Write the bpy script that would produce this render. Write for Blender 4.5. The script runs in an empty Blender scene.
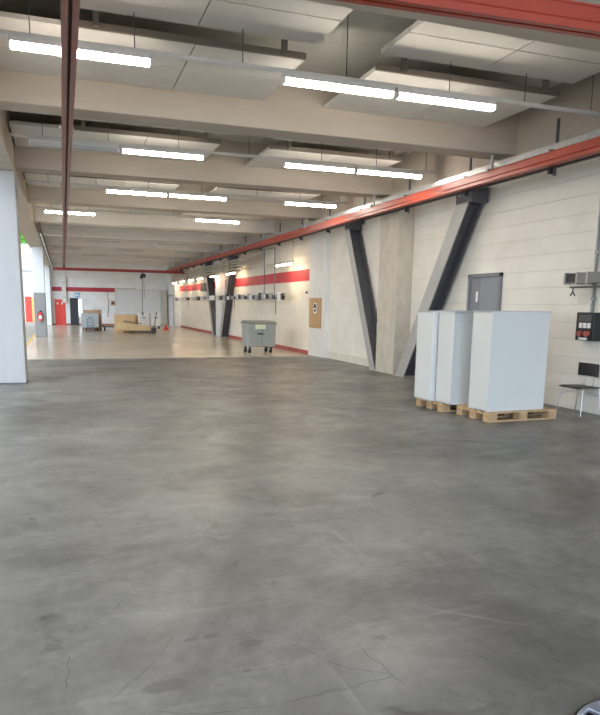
import bpy, bmesh, math, random
from mathutils import Vector, Matrix
random.seed(7)
S = bpy.context.scene
COL = S.collection

# ------------------------------------------------------------------ materials
def new_mat(name, color=(.8,.8,.8), rough=.5, metal=0., noise=0., nscale=8., bump=0., bscale=40., emit=None, estr=0., spec=.5, stretch=(1,1,1)):
    m = bpy.data.materials.new(name); m.use_nodes = True
    nt = m.node_tree; N = nt.nodes; Lk = nt.links
    b = N['Principled BSDF']
    b.inputs['Base Color'].default_value = (*color, 1)
    b.inputs['Roughness'].default_value = rough
    b.inputs['Metallic'].default_value = metal
    b.inputs['Specular IOR Level'].default_value = spec
    if noise or bump:
        tc = N.new('ShaderNodeTexCoord'); mp = N.new('ShaderNodeMapping')
        mp.inputs['Scale'].default_value = stretch
        Lk.new(tc.outputs['Object'], mp.inputs['Vector'])
    if noise:
        n = N.new('ShaderNodeTexNoise'); n.inputs['Scale'].default_value = nscale; n.inputs['Detail'].default_value = 6
        n.inputs['Roughness'].default_value = .62
        Lk.new(mp.outputs[0], n.inputs['Vector'])
        r = N.new('ShaderNodeValToRGB')
        r.color_ramp.elements[0].position = .3; r.color_ramp.elements[1].position = .7
        r.color_ramp.elements[0].color = tuple(c*(1-noise) for c in color)+(1,)
        r.color_ramp.elements[1].color = tuple(min(1, c*(1+noise*.6)) for c in color)+(1,)
        Lk.new(n.outputs['Fac'], r.inputs[0]); Lk.new(r.outputs[0], b.inputs['Base Color'])
    if bump:
        n2 = N.new('ShaderNodeTexNoise'); n2.inputs['Scale'].default_value = bscale; n2.inputs['Detail'].default_value = 4
        Lk.new(mp.outputs[0], n2.inputs['Vector'])
        bp = N.new('ShaderNodeBump'); bp.inputs['Strength'].default_value = bump; bp.inputs['Distance'].default_value = .01
        Lk.new(n2.outputs['Fac'], bp.inputs['Height']); Lk.new(bp.outputs[0], b.inputs['Normal'])
    if emit:
        b.inputs['Emission Color'].default_value = (*emit, 1); b.inputs['Emission Strength'].default_value = estr
    return m

def block_wall_mat(name, color, mortar, bw=1.0, bh=.25, rough=.75):
    """painted block wall: courses run along Y, stacked in Z"""
    m = new_mat(name, color, rough); nt = m.node_tree; N = nt.nodes; Lk = nt.links; b = N['Principled BSDF']
    tc = N.new('ShaderNodeTexCoord'); sp = N.new('ShaderNodeSeparateXYZ'); cb = N.new('ShaderNodeCombineXYZ')
    Lk.new(tc.outputs['Object'], sp.inputs[0])
    ad = N.new('ShaderNodeMath'); ad.operation = 'ADD'
    Lk.new(sp.outputs['X'], ad.inputs[0]); Lk.new(sp.outputs['Y'], ad.inputs[1])
    Lk.new(ad.outputs[0], cb.inputs['X']); Lk.new(sp.outputs['Z'], cb.inputs['Y'])
    br = N.new('ShaderNodeTexBrick')
    br.inputs['Scale'].default_value = 1; br.inputs['Brick Width'].default_value = bw; br.inputs['Row Height'].default_value = bh
    br.inputs['Mortar Size'].default_value = .006; br.inputs['Mortar Smooth'].default_value = .6
    br.inputs['Color1'].default_value = (*color, 1); br.inputs['Color2'].default_value = tuple(c*.965 for c in color)+(1,)
    br.inputs['Mortar'].default_value = (*mortar, 1)
    Lk.new(cb.outputs[0], br.inputs['Vector'])
    n = N.new('ShaderNodeTexNoise'); n.inputs['Scale'].default_value = 1.6; n.inputs['Detail'].default_value = 7
    Lk.new(cb.outputs[0], n.inputs['Vector'])
    r = N.new('ShaderNodeValToRGB'); r.color_ramp.elements[0].position = .3; r.color_ramp.elements[1].position = .65
    r.color_ramp.elements[0].color = (.9, .89, .87, 1); r.color_ramp.elements[1].color = (1, 1, 1, 1)
    Lk.new(n.outputs['Fac'], r.inputs[0])
    mx = N.new('ShaderNodeMix'); mx.data_type = 'RGBA'; mx.blend_type = 'MULTIPLY'; mx.inputs['Factor'].default_value = 1
    Lk.new(br.outputs['Color'], mx.inputs['A']); Lk.new(r.outputs[0], mx.inputs['B'])
    Lk.new(mx.outputs['Result'], b.inputs['Base Color'])
    bp = N.new('ShaderNodeBump'); bp.invert = True; bp.inputs['Strength'].default_value = .6; bp.inputs['Distance'].default_value = .01
    Lk.new(br.outputs['Fac'], bp.inputs['Height']); Lk.new(bp.outputs[0], b.inputs['Normal'])
    return m

def floor_mat(name, dark, light, scuff, rough_lo, rough_hi, cracks=True, sc=.55):
    m = new_mat(name, dark, .5); nt = m.node_tree; N = nt.nodes; Lk = nt.links; b = N['Principled BSDF']
    tc = N.new('ShaderNodeTexCoord')
    def noise(scale, detail=6, rough=.6, vec=None, dist=0.):
        n = N.new('ShaderNodeTexNoise'); n.inputs['Scale'].default_value = scale; n.inputs['Detail'].default_value = detail
        n.inputs['Roughness'].default_value = rough; n.inputs['Distortion'].default_value = dist
        Lk.new(vec or tc.outputs['Object'], n.inputs['Vector']); return n.outputs['Fac']
    def ramp(src, p0, p1, c0, c1):
        r = N.new('ShaderNodeValToRGB'); e = r.color_ramp.elements
        e[0].position, e[1].position = p0, p1; e[0].color = (*c0, 1); e[1].color = (*c1, 1)
        Lk.new(src, r.inputs[0]); return r.outputs[0]
    def mix(a, bb, fac, mode='MIX'):
        x = N.new('ShaderNodeMix'); x.data_type = 'RGBA'; x.blend_type = mode
        if isinstance(fac, (int, float)): x.inputs['Factor'].default_value = fac
        else: Lk.new(fac, x.inputs['Factor'])
        Lk.new(a, x.inputs['A'])
        if isinstance(bb, tuple): x.inputs['B'].default_value = (*bb, 1)
        else: Lk.new(bb, x.inputs['B'])
        return x.outputs['Result']
    base = ramp(noise(sc, 9, .68, dist=.6), .36, .62, dark, light)
    fine = ramp(noise(14, 6, .7), .3, .72, (.84,)*3, (1.1,)*3)
    c = mix(base, fine, 1, 'MULTIPLY')
    mid = ramp(noise(3.2, 8, .72, dist=.8), .34, .66, (.80,)*3, (1.13,)*3)
    c = mix(c, mid, 1 if cracks else .35, 'MULTIPLY')
    # dull scuffed streaks running across
    mp = N.new('ShaderNodeMapping'); mp.inputs['Scale'].default_value = (.7, 3.2, 1); mp.inputs['Rotation'].default_value = (0, 0, .25)
    Lk.new(tc.outputs['Object'], mp.inputs['Vector'])
    sk = ramp(noise(1.1, 8, .75, mp.outputs[0], .8), .53, .72, (0,)*3, (.38,)*3)
    c = mix(c, scuff, sk)
    # thin pale drag marks
    mp2 = N.new('ShaderNodeMapping'); mp2.inputs['Scale'].default_value = (9, .55, 1); mp2.inputs['Rotation'].default_value = (0, 0, -.5)
    Lk.new(tc.outputs['Object'], mp2.inputs['Vector'])
    sk2 = ramp(noise(1.3, 5, .6, mp2.outputs[0], .2), .64, .72, (0,)*3, (.28,)*3)
    c = mix(c, scuff, sk2)
    # dark oil spots
    sp = ramp(noise(1.7, 4, .6, dist=.5), .27, .34, (.8,)*3, (0,)*3)
    c = mix(c, tuple(x*.5 for x in dark), sp)
    def blot(cx_, cy_, rx, ry, rot, col, amt, soft, wob):
        nonlocal c
        mp_ = N.new('ShaderNodeMapping'); mp_.vector_type = 'TEXTURE'
        mp_.inputs['Location'].default_value = (cx_, cy_, 0); mp_.inputs['Rotation'].default_value = (0, 0, rot); mp_.inputs['Scale'].default_value = (rx, ry, 1)
        Lk.new(tc.outputs['Object'], mp_.inputs['Vector'])
        ln = N.new('ShaderNodeVectorMath'); ln.operation = 'LENGTH'; Lk.new(mp_.outputs[0], ln.inputs[0])
        ad_ = N.new('ShaderNodeMath'); ad_.operation = 'MULTIPLY_ADD'; ad_.inputs[1].default_value = wob
        Lk.new(wnoise, ad_.inputs[0]); Lk.new(ln.outputs['Value'], ad_.inputs[2])
        m_ = N.new('ShaderNodeMapRange'); m_.interpolation_type = 'SMOOTHSTEP'
        m_.inputs['From Min'].default_value = 1+wob/2-soft; m_.inputs['From Max'].default_value = 1+wob/2
        m_.inputs['To Min'].default_value = amt; m_.inputs['To Max'].default_value = 0
        Lk.new(ad_.outputs[0], m_.inputs['Value'])
        c = mix(c, col, m_.outputs[0])
    if cracks:
        wnoise = noise(7, 6, .75)
        dk = tuple(x*.75 for x in dark)
        for b_ in ((.34, 2.62, .12, .055, .1, .55), (.51, 2.98, .05, .022, .1, .6), (.61, 2.99, .045, .025, .2, .6), (.78, 2.86, .07, .04, 0, .6), (.70, 2.63, .03, .018, 0, .6), (1.40, 2.72, .04, .03, 0, .6), (2.1, 2.75, .5, .25, .4, .35), (.2, 2.95, .35, .2, .3, .3)):
            blot(b_[0], b_[1], b_[2], b_[3], b_[4], dk, b_[5]*1.1, .35 if b_[2] < .2 else 1.0, .8)
        for b_ in ((2.88, 3.93, .42, .12, -.35, .42), (2.62, 4.0, .5, .03, -.75, .45), (2.02, 3.86, .26, .14, -.3, .4), (1.6, 3.6, .4, .15, .1, .4), (1.3, 2.5, .6, .35, .3, .3), (.35, 3.3, .6, .22, .2, .35), (3.4, 13.3, 1.6, .06, -.1, .6), (1.2, 13.8, 1.3, .05, 0, .6), (4.2, 14.6, .8, .06, -.5, .5), (5.2, 15.3, 1.2, .1, .2, .45), (2.2, 17.6, 3.2, .12, 0, .5), (4.5, 18.6, 2.2, .15, 0, .45), (2.0, 2.75, .5, .02, -.7, .45), (-.4, 7, .5, 3.5, 0, .2)):
            blot(b_[0], b_[1], b_[2], b_[3], b_[4], scuff, b_[5]*.8, 1.1, 1.5)
    if cracks:
        v = N.new('ShaderNodeTexVoronoi'); v.feature = 'DISTANCE_TO_EDGE'; v.inputs['Scale'].default_value = .8
        wn = N.new('ShaderNodeTexNoise'); wn.inputs['Scale'].default_value = 2.2; wn.inputs['Detail'].default_value = 5
        Lk.new(tc.outputs['Object'], wn.inputs['Vector'])
        vm = N.new('ShaderNodeMix'); vm.data_type = 'RGBA'; vm.blend_type = 'LINEAR_LIGHT'; vm.inputs['Factor'].default_value = .14
        Lk.new(tc.outputs['Object'], vm.inputs['A']); Lk.new(wn.outputs['Color'], vm.inputs['B'])
        Lk.new(vm.outputs['Result'], v.inputs['Vector'])
        cr = ramp(v.outputs['Distance'], .0005, .004, (.3,)*3, (0,)*3)
        br = mix(cr, (0., 0., 0.), ramp(noise(.5, 3), .42, .56, (0,)*3, (1,)*3))
        c = mix(c, tuple(x*.4 for x in dark), br)
    Lk.new(c, b.inputs['Base Color'])
    rr = N.new('ShaderNodeMapRange'); rr.inputs['From Min'].default_value = .3; rr.inputs['From Max'].default_value = .7
    rr.inputs['To Min'].default_value = rough_lo; rr.inputs['To Max'].default_value = rough_hi
    Lk.new(noise(1.4, 7, .7, dist=.5), rr.inputs['Value']); Lk.new(rr.outputs[0], b.inputs['Roughness'])
    bp = N.new('ShaderNodeBump'); bp.inputs['Strength'].default_value = .12 if cracks else .02; bp.inputs['Distance'].default_value = .01
    Lk.new(noise(30, 3), bp.inputs['Height']); Lk.new(bp.outputs[0], b.inputs['Normal'])
    return m

M = {}
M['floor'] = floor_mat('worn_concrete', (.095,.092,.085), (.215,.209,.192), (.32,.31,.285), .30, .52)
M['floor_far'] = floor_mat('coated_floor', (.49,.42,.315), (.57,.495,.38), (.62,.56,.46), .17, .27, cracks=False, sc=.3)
M['crack'] = new_mat('dark_crack', (.09,.086,.078), .9)  # dark tone of the hairline cracks
M['base_grey'] = new_mat('grey_column_base', (.27,.262,.25), .6)
M['yard'] = new_mat('yard_paving', (.42,.4,.37), .7, noise=.15, nscale=1)
M['wall'] = block_wall_mat('painted_block', (.84,.80,.73), (.72,.68,.61), 30.0, .28)
M['wall_far'] = block_wall_mat('painted_block_far', (.86,.80,.70), (.74,.69,.60), 30., .25)
M['backwall'] = block_wall_mat('painted_back_wall', (.86,.85,.82), (.68,.67,.64), 1.2, .3)
M['white_smooth'] = new_mat('white_smooth_concrete', (.74,.73,.71), .7, noise=.06, nscale=3, bump=.1)
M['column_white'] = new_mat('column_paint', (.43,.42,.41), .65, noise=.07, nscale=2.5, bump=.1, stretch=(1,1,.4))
M['concrete_col'] = new_mat('bare_concrete', (.55,.50,.42), .8, noise=.16, nscale=4, bump=.25, stretch=(1,1,.6))
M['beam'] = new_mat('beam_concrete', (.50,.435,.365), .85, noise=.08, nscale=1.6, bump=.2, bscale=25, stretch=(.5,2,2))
M['beam_light'] = new_mat('daylit_pale_beam', (.74,.715,.66), .8, noise=.06, nscale=1.6)  # far beams: the stronger daylight there is put into a paler colour
M['column_bright'] = new_mat('skylit_column_paint', (.74,.74,.73), .6, noise=.04)  # column paint lightened to carry the sky light on the farther columns
M['slab'] = new_mat('slab_concrete', (.70,.67,.60), .85, noise=.1, nscale=2, bump=.15)
M['panel'] = new_mat('insulation_panel', (.66,.63,.58), .9, noise=.05, nscale=3)
M['panel_edge'] = new_mat('panel_edge', (.20,.17,.14), .85)
M['steel_grey'] = new_mat('grey_painted_steel', (.39,.38,.365), .5, noise=.1, nscale=5)
M['steel_dark'] = new_mat('dark_and_shaded_steel', (.085,.085,.095), .5, noise=.15, nscale=5)  # dark paint, also standing in for shade on the braces
M['galv'] = new_mat('galvanised_steel', (.42,.43,.43), .42, metal=.6, noise=.2, nscale=14)
M['red_rail'] = new_mat('red_crane_paint', (.41,.058,.03), .36, noise=.12, nscale=4)
M['bridge_red'] = new_mat('distant_crane_red', (.33,.035,.03), .45, noise=.1)
M['duct_grey'] = new_mat('duct_grey', (.17,.17,.16), .45)
M['dull_red_rail'] = new_mat('dull_red_paint', (.27,.11,.095), .38, noise=.15, nscale=5)
M['black'] = new_mat('black_plastic', (.018,.018,.02), .45)
M['blackmetal'] = new_mat('black_metal', (.035,.035,.038), .4, metal=.3)
M['red_stripe'] = new_mat('red_wall_paint', (.60,.05,.06), .55, noise=.12, nscale=1.3)
M['stripe_dark'] = new_mat('dark_red_wall_paint', (.45,.035,.05), .55)
M['skirt_red'] = new_mat('red_skirting_paint', (.42,.10,.08), .6, noise=.1)
M['plinth'] = new_mat('cream_plinth', (.72,.68,.58), .7, noise=.08, nscale=3)
M['red'] = new_mat('signal_red', (.80,.055,.03), .45)
M['orange'] = new_mat('orange_strip', (.95,.42,.12), .5)
M['cab'] = new_mat('light_grey_board', (.66,.67,.65), .42, noise=.02, nscale=2)
M['cab_edge'] = new_mat('grey_edge_band', (.48,.49,.49), .5)
M['wood'] = new_mat('pallet_wood', (.56,.38,.21), .75, noise=.28, nscale=9, bump=.2, stretch=(1,5,5))
M['wood_block'] = new_mat('pallet_block_wood', (.50,.33,.18), .8, noise=.3, nscale=14, bump=.2)
M['timber'] = new_mat('crate_timber', (.72,.50,.26), .7, noise=.15, nscale=6, stretch=(1,4,4))
M['ply'] = new_mat('notice_board_wood', (.52,.32,.16), .6, noise=.12, nscale=5, stretch=(1,1,.2))
M['card'] = new_mat('cardboard', (.50,.31,.19), .85, noise=.08)
M['door'] = new_mat('grey_door_paint', (.19,.20,.22), .45, noise=.06, nscale=3)
M['door_light'] = new_mat('grey_door_leaf', (.235,.25,.275), .42, noise=.05, nscale=3)
M['white'] = new_mat('white_plastic', (.82,.82,.80), .4)
M['chrome'] = new_mat('chrome', (.50,.50,.50), .28, metal=1)
M['rubber'] = new_mat('rubber', (.03,.03,.03), .8)
M['plastic_grey'] = new_mat('grey_bin_plastic', (.30,.315,.295), .5, noise=.08, nscale=6)
M['plastic_dark'] = new_mat('grey_bin_lid', (.20,.22,.205), .5)
M['label'] = new_mat('yellow_label', (.62,.66,.46), .6)
M['cream_pipe'] = new_mat('cream_pipe', (.46,.42,.35), .45)
M['blue_grey'] = new_mat('blue_grey_box', (.42,.45,.45), .5, noise=.08)
M['blue'] = new_mat('blue_paint', (.08,.18,.30), .5)
M['sign_blue'] = new_mat('sign_blue', (.16,.38,.62), .5)
M['glow'] = new_mat('lamp_tube', (1,1,1), .4, emit=(1.0,.92,.80), estr=36)
M['glow_warm'] = new_mat('lamp_tube_warm', (1,1,1), .4, emit=(1.0,.80,.52), estr=26)
M['tube_off'] = new_mat('lamp_tube_off', (.50,.50,.49), .35)
M['lamp_body'] = new_mat('lamp_housing', (.68,.67,.64), .5)
M['alloy'] = new_mat('alloy', (.42,.46,.56), .32, metal=.7, noise=.25, nscale=20)
M['leaf'] = new_mat('leaf', (.16,.42,.05), .7, noise=.4, nscale=6)
M['facade'] = new_mat('facade_white', (.58,.56,.53), .7, noise=.05)
M['facade_pink'] = new_mat('facade_upper', (.60,.52,.50), .7, noise=.05)
M['yellow_line'] = new_mat('yellow_floor_paint', (.72,.50,.12), .5, noise=.15)
M['glass_bright'] = new_mat('glowing_glass', (.85,.88,.9), .3, emit=(.9,.95,1), estr=.9)  # pane glows by itself in place of daylight from behind

# ------------------------------------------------------------------ mesh helpers
class MB:
    def __init__(s): s.bm = bmesh.new()
    def box(s, x0, x1, y0, y1, z0, z1, mat=None):
        r = bmesh.ops.create_cube(s.bm, size=1)
        T = Matrix.Translation(((x0+x1)/2, (y0+y1)/2, (z0+z1)/2)) @ Matrix.Diagonal((x1-x0, y1-y0, z1-z0, 1))
        bmesh.ops.transform(s.bm, matrix=(mat @ T) if mat else T, verts=r['verts']); return s
    def cyl(s, p, q, r, n=12, r2=None):
        p, q = Vector(p), Vector(q); d = q-p; L = d.length
        res = bmesh.ops.create_cone(s.bm, cap_ends=True, segments=n, radius1=r, radius2=r if r2 is None else r2, depth=L)
        T = Matrix.Translation((p+q)/2) @ d.to_track_quat('Z', 'Y').to_matrix().to_4x4()
        bmesh.ops.transform(s.bm, matrix=T, verts=res['verts']); return s
    def path(s, pts, r, n=8):
        for a, b in zip(pts, pts[1:]): s.cyl(a, b, r, n)
        for a in pts[1:-1]:
            res = bmesh.ops.create_icosphere(s.bm, subdivisions=1, radius=r*1.02)
            bmesh.ops.translate(s.bm, vec=a, verts=res['verts'])
        return s
    def prism(s, pts, axis, a0, a1):
        """extrude a 2-D outline along axis ('x': pts are (y,z); 'y': (x,z); 'z': (x,y))"""
        def P(p, a): return {'x': (a, p[0], p[1]), 'y': (p[0], a, p[1]), 'z': (p[0], p[1], a)}[axis]
        A = [s.bm.verts.new(P(p, a0)) for p in pts]; B = [s.bm.verts.new(P(p, a1)) for p in pts]
        n = len(pts)
        s.bm.faces.new(A); s.bm.faces.new(B[::-1])
        for i in range(n): s.bm.faces.new((A[i], B[i], B[(i+1) % n], A[(i+1) % n]))
        return s
    def ring(s, c, R, r, nR=40, nr=10, flat=1.):
        vs = []
        for i in range(nR):
            a = 2*math.pi*i/nR; row = []
            for j in range(nr):
                b = 2*math.pi*j/nr; d = R+r*math.cos(b)
                row.append(s.bm.verts.new((c[0]+d*math.cos(a), c[1]+d*math.sin(a), c[2]+r*flat*math.sin(b))))
            vs.append(row)
        for i in range(nR):
            for j in range(nr):
                s.bm.faces.new((vs[i][j], vs[(i+1) % nR][j], vs[(i+1) % nR][(j+1) % nr], vs[i][(j+1) % nr]))
        return s
    def build(s, name, mat, parent=None, bevel=0., smooth=False, loc=None):
        bmesh.ops.recalc_face_normals(s.bm, faces=s.bm.faces)
        if parent is not None:
            s.bm.transform(ROOT[parent.name].inverted())
        elif loc is not None:
            s.bm.transform(Matrix.Translation(-Vector(loc)))
        me = bpy.data.meshes.new(name); s.bm.to_mesh(me); s.bm.free()
        me.materials.append(M[mat])
        o = bpy.data.objects.new(name, me); COL.objects.link(o)
        if parent is not None: o.parent = parent; ROOT[o.name] = ROOT[parent.name]
        else:
            ROOT[o.name] = Matrix.Translation(loc) if loc is not None else Matrix.Identity(4)
            if loc is not None: o.location = loc
        if smooth:
            for p in me.polygons: p.use_smooth = True
            md = o.modifiers.new('w', 'WEIGHTED_NORMAL') if False else None
            me.set_sharp_from_angle(angle=math.radians(40))
        if bevel:
            md = o.modifiers.new('bevel', 'BEVEL'); md.width = bevel; md.segments = 2; md.limit_method = 'ANGLE'
        return o
ROOT = {}
def pieces(name, mat, parent, boxes, bevel=0.):
    for b in boxes: MB().box(*b).build(name, mat, parent, bevel=bevel)
def tag(o, label, cat, group=None):
    o['label'] = label; o['category'] = cat
    if group: o['group'] = group
    return o
def thing(name, label, cat, loc, group=None):
    o = bpy.data.objects.new(name, None); COL.objects.link(o); o.location = loc
    o.empty_display_size = .2
    ROOT[o.name] = Matrix.Translation(loc)
    return tag(o, label, cat, group)
def struct(o):
    o['kind'] = 'structure'; return o
def copy_tree(root, loc, label=None, group=None, rotz=None):
    r = root.copy(); COL.objects.link(r); r.location = loc
    if rotz is not None: r.rotation_euler = (0, 0, rotz)
    if label: r['label'] = label
    if group: r['group'] = group
    for ch in [c for c in KIDS(root)]:
        c = ch.copy(); COL.objects.link(c); c.parent = r
        for g in KIDS(ch):
            d = g.copy(); COL.objects.link(d); d.parent = c
    return r
def KIDS(o): return [c for c in bpy.data.objects if c.parent == o]

# ------------------------------------------------------------------ the setting
XW = 7.74      # inner face of the near right wall
XF = 7.58      # inner face of the far right wall
YB = 50.0      # back wall
BP = 4.6       # bay pitch of the ceiling beams
BY0 = 9.85     # near face of the first fully visible beam
def beam_y(k): return BY0 + BP*(k-1)

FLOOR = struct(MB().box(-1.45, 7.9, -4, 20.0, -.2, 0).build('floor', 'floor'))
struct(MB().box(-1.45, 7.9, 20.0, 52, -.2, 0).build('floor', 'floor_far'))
struct(MB().box(-40, -1.45, -30, 75, -.2, 0).build('ground', 'yard'))
struct(MB().box(-1.45, 40, -30, -4, -.2, 0).build('ground', 'yard'))
struct(MB().box(-1.44, 7.72, 19.96, 20.06, 0, .004).build('floor_joint', 'steel_grey'))
struct(MB().box(-1.42, -1.30, 8, 49.8, 0, .003).build('floor_line', 'yellow_line'))
# hairline cracks in the slab
CRACKS = [[(0.253, 2.447), (0.402, 2.392), (0.537, 2.362), (0.688, 2.355), (0.848, 2.346), (1.083, 2.37), (1.306, 2.388)] ,
  [(0.117, 2.584), (0.197, 2.681), (0.285, 2.786), (0.351, 2.882), (0.412, 2.989), (0.464, 3.076)] ,
  [(1.26, 2.717), (1.269, 2.587), (1.287, 2.498), (1.297, 2.399), (1.318, 2.318)] ,
  [(1.002, 2.74), (1.046, 2.63), (1.122, 2.516), (1.306, 2.388)] ,
  [(0.285, 3.648), (0.218, 3.482), (0.161, 3.401), (0.082, 3.331), (-0.086, 3.295)] ,
  [(-0.06, 2.717), (-0.051, 2.86), (-0.042, 3.008)] ,
  [(2.01, 2.446), (2.173, 2.466), (2.376, 2.488), (2.554, 2.522)] ,
  ]
cb_ = bmesh.new(); rc = random.Random(5)
for pl in CRACKS:
    pts = []
    for a, b in zip(pl, pl[1:]):
        a, b = Vector(a), Vector(b); n_ = max(2, int((b-a).length/.035))
        for i in range(n_): pts.append(a.lerp(b, i/n_)+Vector((rc.uniform(-1, 1), rc.uniform(-1, 1)))*.009)
    pts.append(Vector(pl[-1]))
    L0 = R0 = None
    for i, p in enumerate(pts):
        d_ = (pts[min(i+1, len(pts)-1)]-pts[max(i-1, 0)]).normalized(); w_ = rc.uniform(.0006, .0019)*(1 if 0 < i < len(pts)-1 else .2)
        Lv = cb_.verts.new((p.x-d_.y*w_, p.y+d_.x*w_, .0008)); Rv = cb_.verts.new((p.x+d_.y*w_, p.y-d_.x*w_, .0008))
        if L0: cb_.faces.new((L0, Lv, Rv, R0))
        L0, R0 = Lv, Rv
me_ = bpy.data.meshes.new('floor_crack'); cb_.to_mesh(me_); cb_.free(); me_.materials.append(M['crack'])
fc = bpy.data.objects.new('crack', me_); COL.objects.link(fc); fc.parent = FLOOR
# walls
w = struct(MB().box(XW, 8.1, -4, 19.35, 0, 5.2).build('wall_right', 'wall'))
struct(MB().box(7.60, 8.1, 19.35, 20.75, 0, 5.2).build('wall_right', 'white_smooth'))
struct(MB().box(XF+.02, 8.1, 20.75, 46.4, 0, 5.2).build('wall_right', 'wall_far'))
struct(MB().box(XF-.35, 8.1, 46.4, YB, 0, 5.2).build('wall_right', 'backwall'))
struct(MB().box(-1.46, 8.1, YB, YB+.3, 0, 5.2).build('wall_back', 'backwall'))
struct(MB().box(XW-.03, XW+.01, 15.1, 19.35, 0, .22).build('baseboard_right', 'plinth'))
struct(MB().box(XF-.01, XF+.03, 20.78, 46.4, 0, .13).build('baseboard_right', 'skirt_red'))
struct(MB().box(XF+.005, XF+.022, 20.78, 48, 2.40, 2.77).build('trim_1', 'red_stripe'))
struct(MB().box(-.70, 3.52, YB-.012, YB, 2.33, 2.62).build('trim_2', 'stripe_dark'))
struct(MB().box(3.52, 5.0, YB-.02, YB, 2.58, 2.62).build('trim_3', 'steel_grey'))
struct(MB().box(-1.0, 7.2, YB-.02, YB, 0, .10).build('baseboard_back', 'skirt_red'))
# ceiling slab
struct(MB().box(-1.6, 8.3, -4, 52, 5.0, 5.3).build('ceiling', 'slab'))
# longitudinal edge beams
struct(MB().box(7.32, XW+.1, -4, YB, 4.12, 5.02).build('ceiling_beam', 'beam'))
struct(MB().box(-1.32, -.76, -4, 52, 4.02, 5.02).build('ceiling_beam', 'beam'))
# cross beams: slightly tapered web
for k in range(-1, 10):
    y = beam_y(k)
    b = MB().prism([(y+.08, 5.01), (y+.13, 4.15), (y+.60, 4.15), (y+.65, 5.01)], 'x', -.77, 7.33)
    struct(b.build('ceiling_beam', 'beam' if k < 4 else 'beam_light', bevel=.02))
# suspended panels: two fields in every bay, raised boards (A) then lowered boards (B)
for k in range(-1, 10):
    yb = beam_y(k)+.66
    for x0, x1 in ((.12, 3.0), (3.83, 6.75)):
        xm = (x0+x1)/2; g = .008
        a = MB()
        for xa, xb in ((x0, xm-g), (xm+g, x1)):
            a.box(xa, xb, yb+.02, yb+.68, 4.66, 4.72); a.box(xa, xb, yb+.70, yb+1.40, 4.66, 4.72)
            a.box(xa, xb, yb+1.42, yb+2.13, 4.66, 4.72)
        struct(a.build('ceiling_panel', 'panel'))
        bb = MB()
        for xa, xb in ((x0 if x0 > 1 else -.72, xm-g), (xm+g, x1-.12)):
            bb.box(xa, xb, yb+2.27, yb+3.1, 4.52, 4.57); bb.box(xa, xb, yb+3.115, yb+4.03, 4.52, 4.57)
        struct(bb.build('ceiling_panel', 'panel'))
        pr_ = struct(MB().box(x0-.01, x1-.11, yb+2.225, yb+2.265, 4.515, 4.585).build('trim', 'panel_edge'))
        for t in (.12, .86): MB().box(x0+(x1-x0)*t-.03, x0+(x1-x0)*t+.03, yb+2.15, yb+2.22, 4.53, 4.98).build('hanger_block', 'panel_edge', pr_)

# ------------------------------------------------------------------ lights in rows
UN = 1.47
def slot(i): return -.42+UN*i
def make_lamp(on, label, x, y, group=None, warm=False):
    t = thing('ceiling_lamp', label, 'ceiling lamp', (x, y, 4.24), group)
    MB().box(x+.01, x+UN-.03, y-.055, y+.055, 4.20, 4.255).build('housing', 'lamp_body', t, bevel=.006)
    MB().prism([(y-.052, 4.20), (y-.038, 4.145), (y+.038, 4.145), (y+.052, 4.20)], 'x', x+.03, x+UN-.05).build('diffuser', 'glow' if on else 'tube_off', t)
    pieces('end_cap', 'white', t, [(x+.008, x+.03, y-.06, y+.06, 4.14, 4.205), (x+UN-.05, x+UN-.028, y-.06, y+.06, 4.14, 4.205)])
    return t
rows = [
  (1, [(0,1),(2,1),(3,1)]),
  (2, [(0,0),(1,1),(3,1),(4,1)]),
  (3, [(1,1),(2,1),(4,1)]),
  (4, [(0,1),(3,1)]),
  (5, [(0,0),(1,0),(3,0)]),
  (6, [(1,0),(3,0)]),
  (7, [(0,0),(2,0),(4,0)]),
  (8, [(1,0),(3,0)]),
]
rn = {1:'nearest row', 2:'second row', 3:'third row', 4:'fourth row'}
pos = {0:'at the left end', 1:'left of centre', 2:'in the middle', 3:'right of centre', 4:'at the right end'}
RY = {}
for r, lst in rows:
    y = 7.93+4.5*(r-1) if r < 5 else 7.93+4.5*3+BP*(r-4)
    RY[r] = y
    t = thing('lighting_trunking', ('pale lighting trunking across the ceiling carrying the %s of lamps' % rn[r]) if r < 5 else 'pale trunking across the far ceiling carrying unlit lamps', 'trunking', (3.2, y, 4.26),
              None if r < 5 else 'far lighting trunkings')
    MB().box(-.72, 7.2, y-.03, y+.03, 4.258, 4.30).build('rail', 'lamp_body', t, bevel=.004)
    for xr in (-.2, .85, 2.05, 3.33, 4.75, 5.9, 7.0):
        MB().cyl((xr, y, 4.30), (xr, y, 5.0 if xr in (-.2, 3.33, 7.0) else 4.66), .006, 6).build('suspension_rod', 'steel_dark', t)
    for i, on in lst:
        if r < 5:
            lab = '%s fluorescent ceiling lamp %s of the %s' % ('lit' if on else 'unlit', pos[i], rn[r]); g = None
        else:
            lab = 'small unlit fluorescent lamp under the far ceiling beams'; g = 'far unlit ceiling lamps'
        make_lamp(on, lab, slot(i), y, g)

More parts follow.
